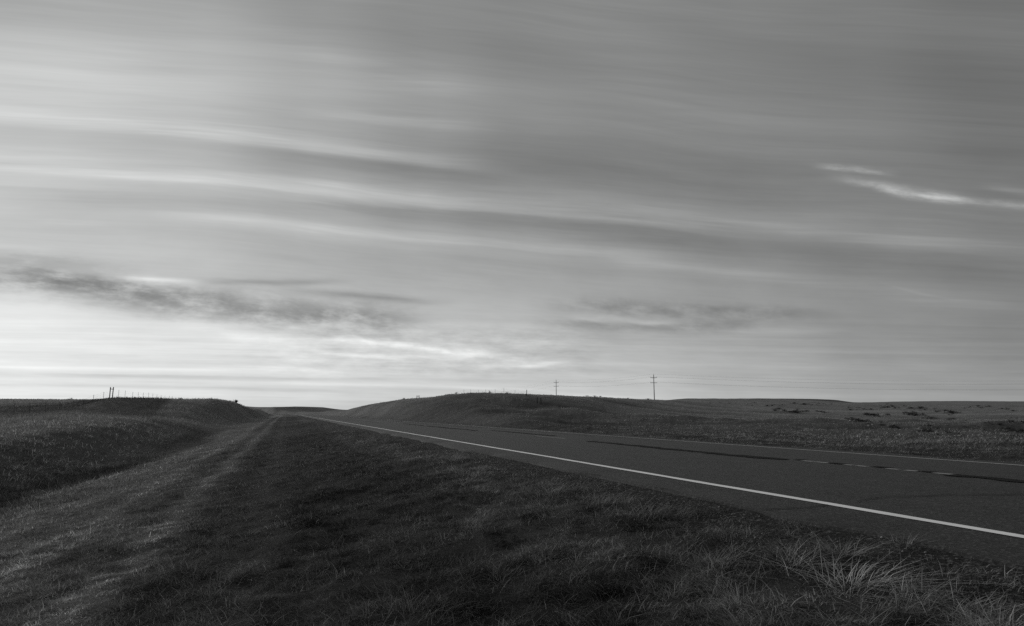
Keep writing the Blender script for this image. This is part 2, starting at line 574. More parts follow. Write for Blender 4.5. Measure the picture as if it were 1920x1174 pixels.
class MB:
    def __init__(s):
        s.v = []; s.f = []

    def tube(s, pts, rad, n=8, caps=True):
        pts = [Vector(p) for p in pts]
        b0 = len(s.v)
        rads = rad if isinstance(rad, (list, tuple)) else [rad] * len(pts)
        for i, p in enumerate(pts):
            d = (pts[min(i + 1, len(pts) - 1)] - pts[max(i - 1, 0)]).normalized()
            up = Vector((0, 0, 1)) if abs(d.z) < .9 else Vector((1, 0, 0))
            a = d.cross(up).normalized(); b = d.cross(a)
            for k in range(n):
                t = 2 * pi * k / n
                s.v.append(tuple(p + (a * math.cos(t) + b * math.sin(t)) * rads[i]))
        for i in range(len(pts) - 1):
            for k in range(n):
                k2 = (k + 1) % n
                s.f.append((b0 + i * n + k, b0 + i * n + k2, b0 + (i + 1) * n + k2, b0 + (i + 1) * n + k))
        if caps:
            s.f.append(tuple(b0 + k for k in range(n))[::-1])
            s.f.append(tuple(b0 + (len(pts) - 1) * n + k for k in range(n)))

    def box(s, c, sz, rz=0, tilt=0):
        b0 = len(s.v)
        cr, sr = math.cos(rz), math.sin(rz)
        for dz in (-1, 1):
            for dx, dy in ((-1, -1), (1, -1), (1, 1), (-1, 1)):
                x, y, z = dx * sz[0] / 2, dy * sz[1] / 2, dz * sz[2] / 2
                x, z = x * math.cos(tilt) - z * math.sin(tilt), x * math.sin(tilt) + z * math.cos(tilt)
                s.v.append((c[0] + x * cr - y * sr, c[1] + x * sr + y * cr, c[2] + z))
        for q in ((3, 2, 1, 0), (4, 5, 6, 7), (0, 1, 5, 4), (1, 2, 6, 5), (2, 3, 7, 6), (3, 0, 4, 7)):
            s.f.append(tuple(b0 + i for i in q))

    def build(s, name, mat, parent=None):
        me = bpy.data.meshes.new(name)
        me.from_pydata(s.v, [], s.f)
        me.update()
        return link(name, me, mat, parent)


def new_mat(name):
    m = bpy.data.materials.new(name)
    m.use_nodes = True
    nt = m.node_tree
    nt.nodes.clear()
    out = nt.nodes.new('ShaderNodeOutputMaterial')
    return m, nt, out


def grey(nt, val_e):
    c = nt.nodes.new('ShaderNodeCombineColor')
    for i in range(3):
        nt.links.new(val_e.k, c.inputs[i])
    return c.outputs[0]


def pos_xyz(nt):
    g = nt.nodes.new('ShaderNodeNewGeometry')
    s = nt.nodes.new('ShaderNodeSeparateXYZ')
    nt.links.new(g.outputs['Position'], s.inputs[0])
    return [E(s.outputs[i]) for i in range(3)]


def attr(nt, name):
    a = nt.nodes.new('ShaderNodeAttribute')
    a.attribute_name = name
    return E(a.outputs['Fac'])


def add_float_attr(me, name, arr, dom='POINT'):
    a = me.attributes.new(name, 'FLOAT', dom)
    a.data.foreach_set('value', np.ascontiguousarray(arr, dtype=np.float32))


# ------------------------------------------------------------------ vegetation colour (what grows where, plus painted relief shading)
def dryness_and_shade(x, y):
    """0 = dark short green growth, 1 = pale dry grass; spur shading is mixed in"""
    s, l = to_sl(x, y)
    lb = l - bend(s)
    rr = np.hypot(x, y)
    azp_ = np.arctan2(x, y)
    wob = fbm(x / 7 + 5, y / 7, 3, 41)
    wob2 = fbm(x / 2.2, y / 2.2, 3, 47)
    lw = lb + wob * 1.6
    d = np.full_like(lb, .32)
    lw = np.where(lw < -2.6, -2.6 + (lw + 2.6) * (1 + .95 * sstep(s, 18, 62)), lw)
    # verge: dark short growth between gravel and the wheel track
    d = d - .20 * sstep(lw, -2.5, 0) * (1 - sstep(lw, 2.6, 3.6)) * (1 - .6 * sstep(rr, 20, 60))
    # the long dry foreslope
    fs = sstep(lw, -9.6, -8.2) * (1 - sstep(lw, -5.0, -2.6))
    d = d + .56 * fs * (1 - .30 * sstep(wob2, .0, .5)) + .14 * sstep(lw, -5.5, -4) * (1 - sstep(lw, -2.6, -1.2))
    # dark strip inside the slope
    d = d - .30 * sstep(lw, -6.9, -6.2) * (1 - sstep(lw, -5.2, -4.4)) * (1 - sstep(s, 14, 26))
    # ditch with damp dark growth
    d = d - .10 * sstep(lw, -15.0, -12.5) * (1 - sstep(lw, -10.6, -9.6)) * (1 - .55 * sstep(rr, 78, 100))
    # pale mound beyond the ditch
    d = d + .60 * (1 - sstep(lw, -15.5, -12.0)) * (1 - sstep(rr, 70, 78)) * sstep(rr, 15, 30)
    # wheel tracks
    for lt, am_, wt in ((-1.78, .75, .27), (-3.3, .40, .30), (-.35, .14, .3)):
        d = d + am_ * np.exp(-((lb - lt + wob * .16) / wt) ** 2) * (.6 + .4 * sstep(wob2, -.5, .1))
    # dry tufts on the gravel edge
    d = d + .22 * np.exp(-((lw - 3.1) / .55) ** 2)
    # right verge of the far side, dry in patches
    d = d + .16 * np.exp(-((lw - 17.5) / 2.6) ** 2) * sstep(s, 28, 40)
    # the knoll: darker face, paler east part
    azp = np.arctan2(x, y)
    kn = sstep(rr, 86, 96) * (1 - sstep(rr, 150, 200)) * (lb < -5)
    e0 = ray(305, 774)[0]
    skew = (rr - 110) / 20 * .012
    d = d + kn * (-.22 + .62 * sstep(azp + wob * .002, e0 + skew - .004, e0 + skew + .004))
    d = d + spur_field(s, l, lb, rr) * .75 * (lb > 14) + (.5 - 2 * np.abs(vnoise((s + l * .7) / 4.6, l / 22, 33))) * .30 * sstep(lb, 17, 24) * (1 - sstep(rr, 160, 260))  # light and dark sides of spurs and gullies painted into the tone
    # darker hollows and paler rises on the right-hand hill
    for (u_, r_, wu, wr_, am) in ((1025, 92, 42, 9, -.30), (985, 96, 30, 8, -.15), (1000, 66, 55, 8, .30), (1075, 60, 50, 7, .16),
                                  (930, 60, 30, 8, .12), (780, 105, 40, 7, -.12), (1290, 130, 90, 9, .14), (1130, 150, 50, 14, .12),
                                  (1150, 110, 60, 14, -.10), (1420, 190, 120, 14, .10), (1330, 260, 90, 25, -.10)):
        ua = ray(u_, 774)[0]
        d = d + am * np.exp(-(((azp_ - ua) * F / wu) ** 2 + ((rr - r_) / wr_) ** 2)) * (1 + wob * .5)
    d = d + .10 * sstep(lb, 13.8, 15) + .24 * sstep(lb, 15, 30) + .22 * (lb < -6) * sstep(rr, 60, 90)
    far_band = sstep(rr, 640, 700) * (1 - sstep(rr, 960, 1100))
    d = d - .55 * far_band * sstep(azp_, ray(508, 774)[0], ray(522, 774)[0]) * (1 - sstep(azp_, ray(628, 774)[0], ray(640, 774)[0]))
    d = d - .45 * far_band * sstep(azp_, ray(1270, 774)[0], ray(1330, 774)[0]) * (1 - sstep(azp_, ray(1590, 774)[0], ray(1620, 774)[0])) * sstep(rr, 700, 740)
    d = d + fbm(x / 13 + 9, y / 26, 4, 57) * .22 * sstep(rr, 30, 60)
    d = d + wob * .14 + wob2 * .12 + fbm(x / 22, y / 22, 3, 53) * .16
    return np.clip(d, 0.0, 1.0)


# ------------------------------------------------------------------ ground sheet
def build_ground():
    lo, hi = R_(-46), R_(46)
    az_in = np.linspace(lo, hi, 900)
    az_out = np.linspace(hi, lo + 2 * pi, 140)[1:-1]
    az = np.concatenate([az_in, az_out])
    r = [0.0 + .6]
    while r[-1] < 14000:
        q = r[-1]
        step = .012 if q < 40 else (.013 if q < 300 else .03)
        r.append(q * (1 + step) + .0)
    r = np.array(r)
    A, Rr = np.meshgrid(az, r, indexing='ij')
    x = np.sin(A) * Rr; y = np.cos(A) * Rr
    z = height(x, y)
    n_a, n_r = A.shape
    v = np.stack([x, y, z], -1).reshape(-1, 3)
    idx = np.arange(n_a * n_r).reshape(n_a, n_r)
    i2 = np.roll(idx, -1, axis=0)
    q = np.stack([idx[:, :-1], idx[:, 1:], i2[:, 1:], i2[:, :-1]], -1).reshape(-1, 4)[:, ::-1]
    c = len(v)
    v = np.vstack([v, [[0, 0, float(height(np.array([0.]), np.array([0.]))[0])]]])
    me = grid_mesh('ground', v, q)
    dr = dryness_and_shade(v[:, 0], v[:, 1])
    s, l = to_sl(v[:, 0], v[:, 1])
    lb = l - bend(s)
    grav = sstep(lb + fbm(v[:, 0] / .8, v[:, 1] / .8, 3, 61) * .6, 3.2, 4.0) * (1 - sstep(lb, 14.2, 15))
    add_float_attr(me, 'dry', dr)
    add_float_attr(me, 'gravel', grav)
    m, nt, out = new_mat('grassland')
    E.nt = nt
    X, Y, Z = pos_xyz(nt)
    dry = attr(nt, 'dry'); gr = attr(nt, 'gravel')
    nA = noise(X * .35, Y * .35, 0, 6, .65)
    nB = noise(X * 1.6, Y * 1.6, 1, 9, .82)
    nC = noise(X * 14, Y * 14, 2, 5, .7)
    nD = noise(X * .05, Y * .05, 3, 5, .6)
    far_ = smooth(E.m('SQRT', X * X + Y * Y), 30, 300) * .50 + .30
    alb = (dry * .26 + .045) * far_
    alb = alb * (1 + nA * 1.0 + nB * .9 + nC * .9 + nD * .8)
    # gravel: speckled stones
    vo = nt.nodes.new('ShaderNodeTexVoronoi')
    vo.inputs['Scale'].default_value = 38
    g = nt.nodes.new('ShaderNodeNewGeometry')
    nt.links.new(g.outputs['Position'], vo.inputs['Vector'])
    sepc = nt.nodes.new('ShaderNodeSeparateColor')
    nt.links.new(vo.outputs['Color'], sepc.inputs[0])
    st = E(sepc.outputs[0]) ** 9 * .16 + .028 + nB * .05
    alb = alb + (st - alb) * gr
    alb = E.m('MAXIMUM', alb, .008)
    bs = nt.nodes.new('ShaderNodeBsdfPrincipled')
    bs.inputs['Roughness'].default_value = .95
    bs.inputs['Specular IOR Level'].default_value = .12
    nt.links.new(grey(nt, alb), bs.inputs['Base Color'])
    bump = nt.nodes.new('ShaderNodeBump')
    bump.inputs['Distance'].default_value = .25
    bump.inputs['Strength'].default_value = .9
    hb = nB * .5 + nC * .15 + nA * 1.6
    nt.links.new(hb.k, bump.inputs['Height'])
    nt.links.new(bump.outputs[0], bs.inputs['Normal'])
    nt.links.new(bs.outputs[0], out.inputs[0])
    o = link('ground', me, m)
    tag(o, kind='structure')


build_ground()


# ------------------------------------------------------------------ road
def crown(lb):
    return np.interp(lb, [A0, L_NEAR, L_MID, L_FAR, A1], [-.02, 0, .073, 0, -.02])


def road_pt(s, l, dz=0.0):
    """l measured in the road's own frame"""
    x, y = from_sl(s, l + bend(s))
    z = crown(l) + road_rise(s) + dz
    return np.stack([x, y, z + 0 * x], -1)


def road_stations():
    s = [-60.0]
    while s[-1] < 880:
        s.append(s[-1] + (.5 if -2 < s[-1] < 60 else 2.0 if s[-1] < 200 else 5.0))
    return np.array(s)


def asphalt_mat(name, val, grain=1.0, tar=False, shoulder=False):
    m, nt, out = new_mat(name)
    E.nt = nt
    X, Y, Z = pos_xyz(nt)
    S = X * sP + Y * cP
    L = X * cP - Y * sP
    fine_ = noise(X * 2.2, Y * 2.2, 0, 9, .9)
    sp2 = noise(X * 9, Y * 9, 1, 7, .92)
    mid = noise(X * 1.3, Y * 1.3, 2, 5, .6)
    lane = noise(S * .06, L * 2.3, 3, 5, .6)
    lane2 = noise(S * .02, L * 7.0, 4, 4, .6)
    vo = nt.nodes.new('ShaderNodeTexVoronoi')
    vo.inputs['Scale'].default_value = 55
    gg = nt.nodes.new('ShaderNodeNewGeometry')
    nt.links.new(gg.outputs['Position'], vo.inputs['Vector'])
    sc_ = nt.nodes.new('ShaderNodeSeparateColor')
    nt.links.new(vo.outputs['Color'], sc_.inputs[0])
    chips = (E(sc_.outputs[0]) ** 6 * 2.6 - .37) * grain
    a = (chips + lane * 1.1 + lane2 * .5 + mid * .6 + fine_ * 2.0 * grain + sp2 * 2.3 * grain + 1) * val
    if shoulder:
        edge = 1 - smooth(L + mid * .25, L_NEAR - .75, L_NEAR - .1)
        a = a * (1 - edge * .22) + edge * sp2 * .02
        far_e = smooth(L + mid * .3, L_FAR + .1, L_FAR + .8)
        a = a * (1 - far_e * .3)
    a = E.m('MAXIMUM', a, .004)
    bs = nt.nodes.new('ShaderNodeBsdfPrincipled')
    bs.inputs['Roughness'].default_value = .85 if tar else .62
    bs.inputs['Specular IOR Level'].default_value = .08 if tar else .3
    nt.links.new(grey(nt, a), bs.inputs['Base Color'])
    bump = nt.nodes.new('ShaderNodeBump')
    bump.inputs['Distance'].default_value = .012
    bump.inputs['Strength'].default_value = .7
    nt.links.new((fine_ * .3 + sp2).k, bump.inputs['Height'])
    nt.links.new(bump.outputs[0], bs.inputs['Normal'])
    nt.links.new(bs.outputs[0], out.inputs[0])
    return m


def build_road():
    S = road_stations()
    ls = np.array([A0 - .05, A0, L_NEAR, 6.5, 7.6, L_MID, 10.4, 11.6, L_FAR, A1, A1 + .05])
    rows = []
    for i, l in enumerate(ls):
        j = fbm(S / 1.1, S * 0 + 1, 4, 77) * .30 if l < L_NEAR - .5 or l > L_FAR + .5 else 0
        dz = 0.0
        if i == 0 or i == len(ls) - 1:
            dz = -.06 if i == 0 else -.3
        x, y = from_sl(S, l + bend(S) + j)
        rows.append(np.stack([x, y, crown(l) + road_rise(S) + dz], -1))
    v = np.stack(rows, 0)
    n_l, n_s = v.shape[:2]
    idx = np.arange(n_l * n_s).reshape(n_l, n_s)
    q = np.stack([idx[:-1, :-1], idx[1:, :-1], idx[1:, 1:], idx[:-1, 1:]], -1).reshape(-1, 4)
    me = grid_mesh('road', v.reshape(-1, 3), q)
    o = link('road', me, asphalt_mat('asphalt', .027, 1.0, False, True))
    tag(o, kind='structure')


build_road()


def strip(name, l0, l1, s0, s1, dz, mat, wob=0.0, step=.4, seed=0, ragged=0.0, bnd=None):
    n = max(2, int((s1 - s0) / step) + 1)
    if s1 - s0 > 300:
        S = np.concatenate([np.arange(s0, 80, .4), np.arange(80, s1, 3.0), [s1]])
    else:
        S = np.linspace(s0, s1, n)
    c = fbm(S / 3.0 + seed * 7, S * 0 + seed, 3, 90) * wob
    if bnd is not None:
        c = c + bnd(S)
    e0 = fbm(S / .35, S * 0 + 3 + seed, 3, 91) * ragged
    e1 = fbm(S / .35, S * 0 + 9 + seed, 3, 92) * ragged
    la = l0 + c + e0; lb_ = l1 + c + e1
    rows = []
    for l in (la, (la + lb_) / 2, lb_):
        x, y = from_sl(S, l + bend(S))
        rows.append(np.stack([x, y, crown(l) + road_rise(S) + dz], -1))
    v = np.stack(rows, 0)
    n_s = len(S)
    idx = np.arange(3 * n_s).reshape(3, n_s)
    q = np.stack([idx[:-1, :-1], idx[1:, :-1], idx[1:, 1:], idx[:-1, 1:]], -1).reshape(-1, 4)
    me = grid_mesh(name, v.reshape(-1, 3), q)
    o = link(name, me, mat)
    tag(o, kind='structure')
    return o


def paint_mat(name, val, wear):
    m, nt, out = new_mat(name)
    E.nt = nt
    X, Y, Z = pos_xyz(nt)
    n1 = noise(X * 45, Y * 45, 0, 4, .8)
    n2 = noise(X * 3, Y * 3, 1, 5, .7)
    worn = smooth(n1 + n2 * .8, wear, wear + .12)
    a = (1 + n2 * .35) * val
    a = a + (worn * -1.0) * (a - .085)
    bs = nt.nodes.new('ShaderNodeBsdfPrincipled')
    bs.inputs['Roughness'].default_value = .6
    nt.links.new(grey(nt, a), bs.inputs['Base Color'])
    nt.links.new(bs.outputs[0], out.inputs[0])
    return m


P_NEAR = paint_mat('white_road_paint', .90, .25)
P_FAR = paint_mat('worn_white_road_paint', .62, .16)
P_YEL = paint_mat('faded_road_paint', .30, .10)
TAR = asphalt_mat('tar', .016, .5, True)
strip('road_marking', L_NEAR - .062, L_NEAR + .062, -40, 600, .005, P_NEAR, .02, ragged=.012)
strip('road_marking', L_FAR - .05, L_FAR + .05, -40, 600, .005, P_FAR, .02, seed=3, ragged=.012)
# sealed joint down the middle, in runs with gaps
def s_at(u, l):
    a = ray(u, 774)[0] - PSI
    return l / math.tan(a)
for k, (u0, u1, w) in enumerate([(1110, 925, .0), (1478, 1110, .0), (2050, 1778, .0), (900, 760, 0), (2600, 2200, 0)]):
    s1, s0 = s_at(min(u0, u1), L_MID), s_at(max(u0, u1), L_MID)
    if k == 0:
        s1, s0 = s_at(925, L_MID + .9), s_at(1040, L_MID + .9)
        strip('tar_seal', L_MID + .72, L_MID + 1.05, s0, s1, .009, TAR, .10, step=.3, seed=20 + k, ragged=.08)
    else:
        strip('tar_seal', L_MID - .27, L_MID - .02, s0, s1, .009, TAR, .12, step=.2, seed=20 + k, ragged=.10)
for k, (ua, ub) in enumerate([(1500, 1520), (1524, 1548), (1578, 1594), (1600, 1620), (1655, 1678), (1690, 1712), (1742, 1778)]):
    strip('road_marking', L_MID - .07, L_MID + .05, s_at(ub, L_MID), s_at(ua, L_MID), .005, P_YEL, .01, step=.1, seed=40 + k, ragged=.015)
for k, (ua, ub) in enumerate([(1480, 1498), (1548, 1578), (1620, 1655), (1712, 1742)]):
    strip('tar_seal', L_MID + .0, L_MID + .18, s_at(ub, L_MID), s_at(ua, L_MID), .009, TAR, .06, step=.12, seed=60 + k, ragged=.04)
for k in range(9):
    s0 = s_at(1060, L_MID) + k * 12.2
    strip('road_marking', L_MID - .05, L_MID + .05, s0, s0 + 3, .005, P_YEL, .01, step=.3, seed=80 + k, ragged=.01)
# pale rubbed patches and fine dark seams along the lanes
for k, (l, s0, s1) in enumerate([(11.6, 25, 200), (10.9, 40, 220), (7.9, 60, 260), (6.9, 80, 240), (12.2, 20, 140)]):
    strip('tar_seal', l - .02, l + .02, s0, s1, .007, TAR, .05, step=.6, seed=100 + k, ragged=.012)


def crack(uv, w, seed):
    """cross crack given through photo points on the road surface"""
    P = []
    for u, v in uv:
        a, t = ray(u, v)
        r = -CAMZ / t
        for _ in range(4):
            s_, l_ = to_sl(r * math.sin(a), r * math.cos(a))
            r = -(CAMZ - float(crown(l_))) / t
        P.append((r * math.sin(a), r * math.cos(a)))
    pts = []
    for (x0, y0), (x1, y1) in zip(P[:-1], P[1:]):
        n = max(2, int(math.hypot(x1 - x0, y1 - y0) / .06))
        for i in range(n):
            t = i / n
            pts.append((x0 + (x1 - x0) * t, y0 + (y1 - y0) * t))
    pts = np.array(pts)
    d = np.arange(len(pts)) * .06
    off = fbm(d / .5, d * 0 + seed, 4, 120) * .06
    tn = np.gradient(pts, axis=0); tn /= np.linalg.norm(tn, axis=1)[:, None]
    nr = np.stack([-tn[:, 1], tn[:, 0]], 1)
    c = pts + nr * off[:, None]
    ww = w * (.7 + .6 * (fbm(d / .2, d * 0 + seed, 3, 121)))
    v = []
    for sgn in (-1, 1):
        q = c + nr * (ww * sgn)[:, None]
        s_, l_ = to_sl(q[:, 0], q[:, 1])
        v.append(np.stack([q[:, 0], q[:, 1], crown(l_) + .0105], -1))
    v = np.stack(v, 0); n_s = len(c)
    idx = np.arange(2 * n_s).reshape(2, n_s)
    f = np.stack([idx[0, :-1], idx[1, :-1], idx[1, 1:], idx[0, 1:]], -1)
    me = grid_mesh('pavement_crack', v.reshape(-1, 3), f)
    tag(link('pavement_crack', me, TAR), kind='structure')


crack([(1420, 957), (1500, 953), (1560, 947)], .018, 1)
crack([(1605, 942), (1660, 934), (1760, 930), (1925, 927)], .016, 2)


# ------------------------------------------------------------------ grass
def blade_mat():
    m, nt, out = new_mat('grass_blades')
    E.nt = nt
    tone = attr(nt, 'tone')
    a = E.m('MAXIMUM', tone, .004)
    col = grey(nt, a)
    df = nt.nodes.new('ShaderNodeBsdfDiffuse')
    tr = nt.nodes.new('ShaderNodeBsdfTranslucent')
    mx = nt.nodes.new('ShaderNodeMixShader')
    mx.inputs[0].default_value = .38
    nt.links.new(col, df.inputs[0]); nt.links.new(col, tr.inputs[0])
    nt.links.new(df.outputs[0], mx.inputs[1]); nt.links.new(tr.outputs[0], mx.inputs[2])
    nt.links.new(mx.outputs[0], out.inputs[0])
    return m


BLADE = blade_mat()


def blades_mesh(name, base, hgt, wid, yaw, lean, curl, tone):
    """base (n,3); each blade: two quads and a tip, bending over along its yaw"""
    n = len(base)
    dx, dy = np.cos(yaw), np.sin(yaw)
    px, py = -dy, dx
    ts = [0, .4, .75, 1.0]
    ws = [1.0, .85, .5, 0.0]
    V = np.empty((n, 7, 3)); k = 0
    for t, w in zip(ts, ws):
        out = (lean * t + curl * t * t) * hgt
        up = hgt * (t - .42 * np.clip(curl, 0, 1.6) * t * t)
        cx = base[:, 0] + dx * out; cy = base[:, 1] + dy * out; cz = base[:, 2] + up - .01
        if w > 0:
            for sg in (-1, 1):
                V[:, k, 0] = cx + px * wid * w * .5 * sg
                V[:, k, 1] = cy + py * wid * w * .5 * sg
                V[:, k, 2] = cz
                k += 1
        else:
            V[:, k, 0] = cx; V[:, k, 1] = cy; V[:, k, 2] = cz
            k += 1
    i0 = (np.arange(n) * 7)[:, None]
    tri = np.array([[0, 1, 3], [0, 3, 2], [2, 3, 5], [2, 5, 4], [4, 5, 6]])
    Fq = (i0[:, :, None] + tri[None]).reshape(-1, 3)
    me = grid_mesh(name, V.reshape(-1, 3), Fq, False)
    fac = np.array([.62, .62, .85, .85, 1, 1, 1.05])
    add_float_attr(me, 'tone', (tone[:, None] * np.ones(7)[None]).ravel())
    return me


def scatter(rmin, rmax, count, azlim=R_(43), power=1.0):
    az = RNG.uniform(-azlim, azlim, count)
    q = RNG.uniform(0, 1, count)
    # density ~ 1/r^power
    if power == 2:
        r = rmin * (rmax / rmin) ** q
    else:
        e = 2 - power
        r = (rmin ** e + q * (rmax ** e - rmin ** e)) ** (1 / e)
    return np.sin(az) * r, np.cos(az) * r, r


def grass_density(x, y):
    s, l = to_sl(x, y)
    lb = l - bend(s)
    wob = fbm(x / .8, y / .8, 3, 61) * .75
    left = 1 - sstep(lb + wob * 1.0, 3.5, 4.6)
    right = sstep(lb + wob, 14.2, 15.2)
    clump = np.clip(.66 + fbm(x / .26, y / .26, 2, 71) * 1.1 + fbm(x / 2.4, y / 2.4, 2, 72) * .3, .16, 1)
    return np.maximum(left, right) * clump


def build_grass():
    X, Y, Hh, Wd, Ya, Le, Cu, To = [], [], [], [], [], [], [], []
    zones = [(2.6, 14, 680000, 1.6), (14, 45, 420000, 1.6), (45, 220, 380000, 1.6), (220, 480, 70000, 1.6)]
    for zi, (r0, r1, cnt, pw) in enumerate(zones):
        x, y, r = scatter(r0, r1, cnt, power=pw)
        keep = RNG.uniform(0, 1, cnt) < grass_density(x, y)
        x, y, r = x[keep], y[keep], r[keep]
        n = len(x)
        s, l = to_sl(x, y); lb = l - bend(s)
        d = dryness_and_shade(x, y)
        hp = fbm(x / .30, y / .30, 3, 81)
        base_h = .036 + .056 * np.clip(hp + .3, 0, 1.5)
        base_h = base_h + .14 * (1 - sstep(lb, -9.5, -4.5)) + .05 * sstep(lb, 17, 24)
        track = np.exp(-((lb + 1.75) / .3) ** 2) + np.exp(-((lb + .2) / .3) ** 2)
        base_h = base_h * (1 - .5 * np.clip(track, 0, 1))
        h = base_h * RNG.lognormal(0, .35, n)
        wd = np.maximum(.0034 + .0026 * RNG.uniform(0, 1, n), r * .00048)
        h = h * (1 + np.clip((r - 60) / 250, 0, .5))
        yaw_f = fbm(x / .28, y / .28, 2, 85) * 7
        ya = yaw_f + RNG.normal(0, 1.0, n)
        le = RNG.uniform(.05, 1.0, n)
        cu = RNG.uniform(.2, 1.6, n)
        pale = RNG.uniform(0, 1, n) ** 2.2
        tuft = np.clip(fbm(x / .30, y / .30, 2, 87) + .1, 0, 1)
        mott = fbm(x / .22, y / .22, 2, 89) * .75 + fbm(x / .6, y / .6, 2, 90) * .55
        fade = 1 - sstep(r, 30, 90) * .75
        to = (.050 + .30 * d) * (1 + (-.62 + 1.9 * pale) * fade + .6 * tuft * d) * (1 + .3 * fbm(x / 4, y / 4, 2, 88)) * np.clip(1 + mott * fade * 1.1, .25, 2) * (1 + .4 * np.clip(np.exp(-((lb + 1.78) / .3) ** 2) + .7 * np.exp(-((lb + 3.3) / .3) ** 2), 0, 1))
        for a, b in zip((X, Y, Hh, Wd, Ya, Le, Cu, To), (x, y, h, wd, ya, le, cu, to)):
            a.append(b)
    # loose pale dry stems lying through the short growth
    cnt = 120000
    x, y, r = scatter(2.8, 40, cnt, power=1.5)
    keep = RNG.uniform(0, 1, cnt) < grass_density(x, y) * np.clip(.35 + fbm(x / 1.1, y / 1.1, 3, 95) * 1.4, .02, 1)
    x, y, r = x[keep], y[keep], r[keep]; n = len(x)
    X.append(x); Y.append(y)
    Hh.append(RNG.uniform(.04, .14, n)); Wd.append(np.maximum(.0026, r * .00030))
    Ya.append(RNG.uniform(0, 2 * pi, n)); Le.append(RNG.uniform(.2, 1.3, n)); Cu.append(RNG.uniform(.3, 1.5, n))
    To.append(RNG.uniform(.10, .62, n))
    x, y, h, w, ya, le, cu, to = (np.concatenate(a) for a in (X, Y, Hh, Wd, Ya, Le, Cu, To))
    z = height(x, y)
    me = blades_mesh('grass', np.stack([x, y, z], -1), h, w, ya, le, cu, to)
    o = link('grass', me, BLADE)
    tag(o, 'short dark and dry roadside grass covering the verge, ditch and hills', 'grass', kind='stuff')
    print('blades', len(x))


build_grass()


def place(u, v, r=None):
    """ground point under a photo position: march along the sight line"""
    a, t = ray(u, v)
    if r is None:
        rr = np.exp(np.linspace(math.log(2.5), math.log(3000), 6000))
        x = np.sin(a) * rr; y = np.cos(a) * rr
        hit = np.nonzero(height(x, y) >= CAMZ + rr * t)[0]
        r = rr[hit[0]] if len(hit) else 400.0
    x, y = math.sin(a) * r, math.cos(a) * r
    return Vector((x, y, float(height(np.array([x]), np.array([y]))[0])))


def tuft(u, v, n, h, spread, tone, label, wind=0.4, name='grass_tuft', group='dry grass tufts on the verge', seed=0):
    p = place(u, v)
    rg = np.random.default_rng(seed + 500)
    ang = rg.uniform(0, 2 * pi, n)
    rad = np.abs(rg.normal(0, spread * .4, n))
    bx, by = np.cos(ang) * rad, np.sin(ang) * rad
    ya = ang + rg.normal(0, .7, n)
    # wind brings the blades over to the right
    ya = np.arctan2(np.sin(ya) * (1 - wind), np.cos(ya) * (1 - wind) + wind)
    bz = height(p.x + bx, p.y + by) - p.z
    hh = h * .72 * rg.uniform(.3, 1.1, n)
    dist = math.hypot(p.x, p.y)
    me = blades_mesh(name, np.stack([bx, by, bz], -1), hh, np.maximum(np.full(n, .0042), dist * .0003), ya,
                     rg.uniform(.2, 1.2, n) ** 1.5 * 2.3, rg.uniform(.1, 1.6, n), tone * 1.9 * rg.uniform(.35, 1.35, n))
    o = link(name, me, BLADE)
    o.location = p
    tag(o, label, 'grass tuft', group)
    return o


tuft(1600, 1100, 230, .26, .36, .34, 'largest pale dry grass tuft, bent over to the right beside the gravel', .45, seed=1)
tuft(1485, 1062, 130, .26, .26, .24, 'thin pale grass tuft just left of the largest one', .4, seed=2)
tuft(1790, 1150, 130, .20, .34, .27, 'pale tangled tuft at the lower right below the gravel edge', .1, seed=3)
tuft(1700, 1022, 110, .17, .26, .17, 'small grass tuft growing alone on the gravel nearest the white line', .2, seed=4)
tuft(1880, 1185, 60, .26, .12, .27, 'upright pale stalks cut by the lower right corner', .3, seed=5)
tuft(855, 862, 260, .42, .55, .20, 'tall pale tuft by the asphalt edge in the middle distance, farthest of the tufts', .1, seed=6)
tuft(1030, 925, 320, .26, .8, .17, 'wide low dry tuft on the verge below the road, right of the farthest tuft', .2, seed=7)
tuft(1125, 945, 260, .25, .7, .17, 'dry grass tuft nearest the middle of the verge, above the dark hollow', .2, seed=8)
tuft(1215, 965, 220, .22, .7, .16, 'low dry tuft beside a darker patch below the white line', .3, seed=9)
tuft(1345, 1058, 130, .22, .35, .17, 'short pale tuft left of the thin pale one', .3, seed=10)
tuft(1580, 1040, 120, .24, .22, .18, 'upright tuft standing behind the largest pale one', .0, seed=11)
tuft(940, 1090, 150, .16, .4, .13, 'dim flat tuft in the dark grass at the lower middle', .4, seed=12)


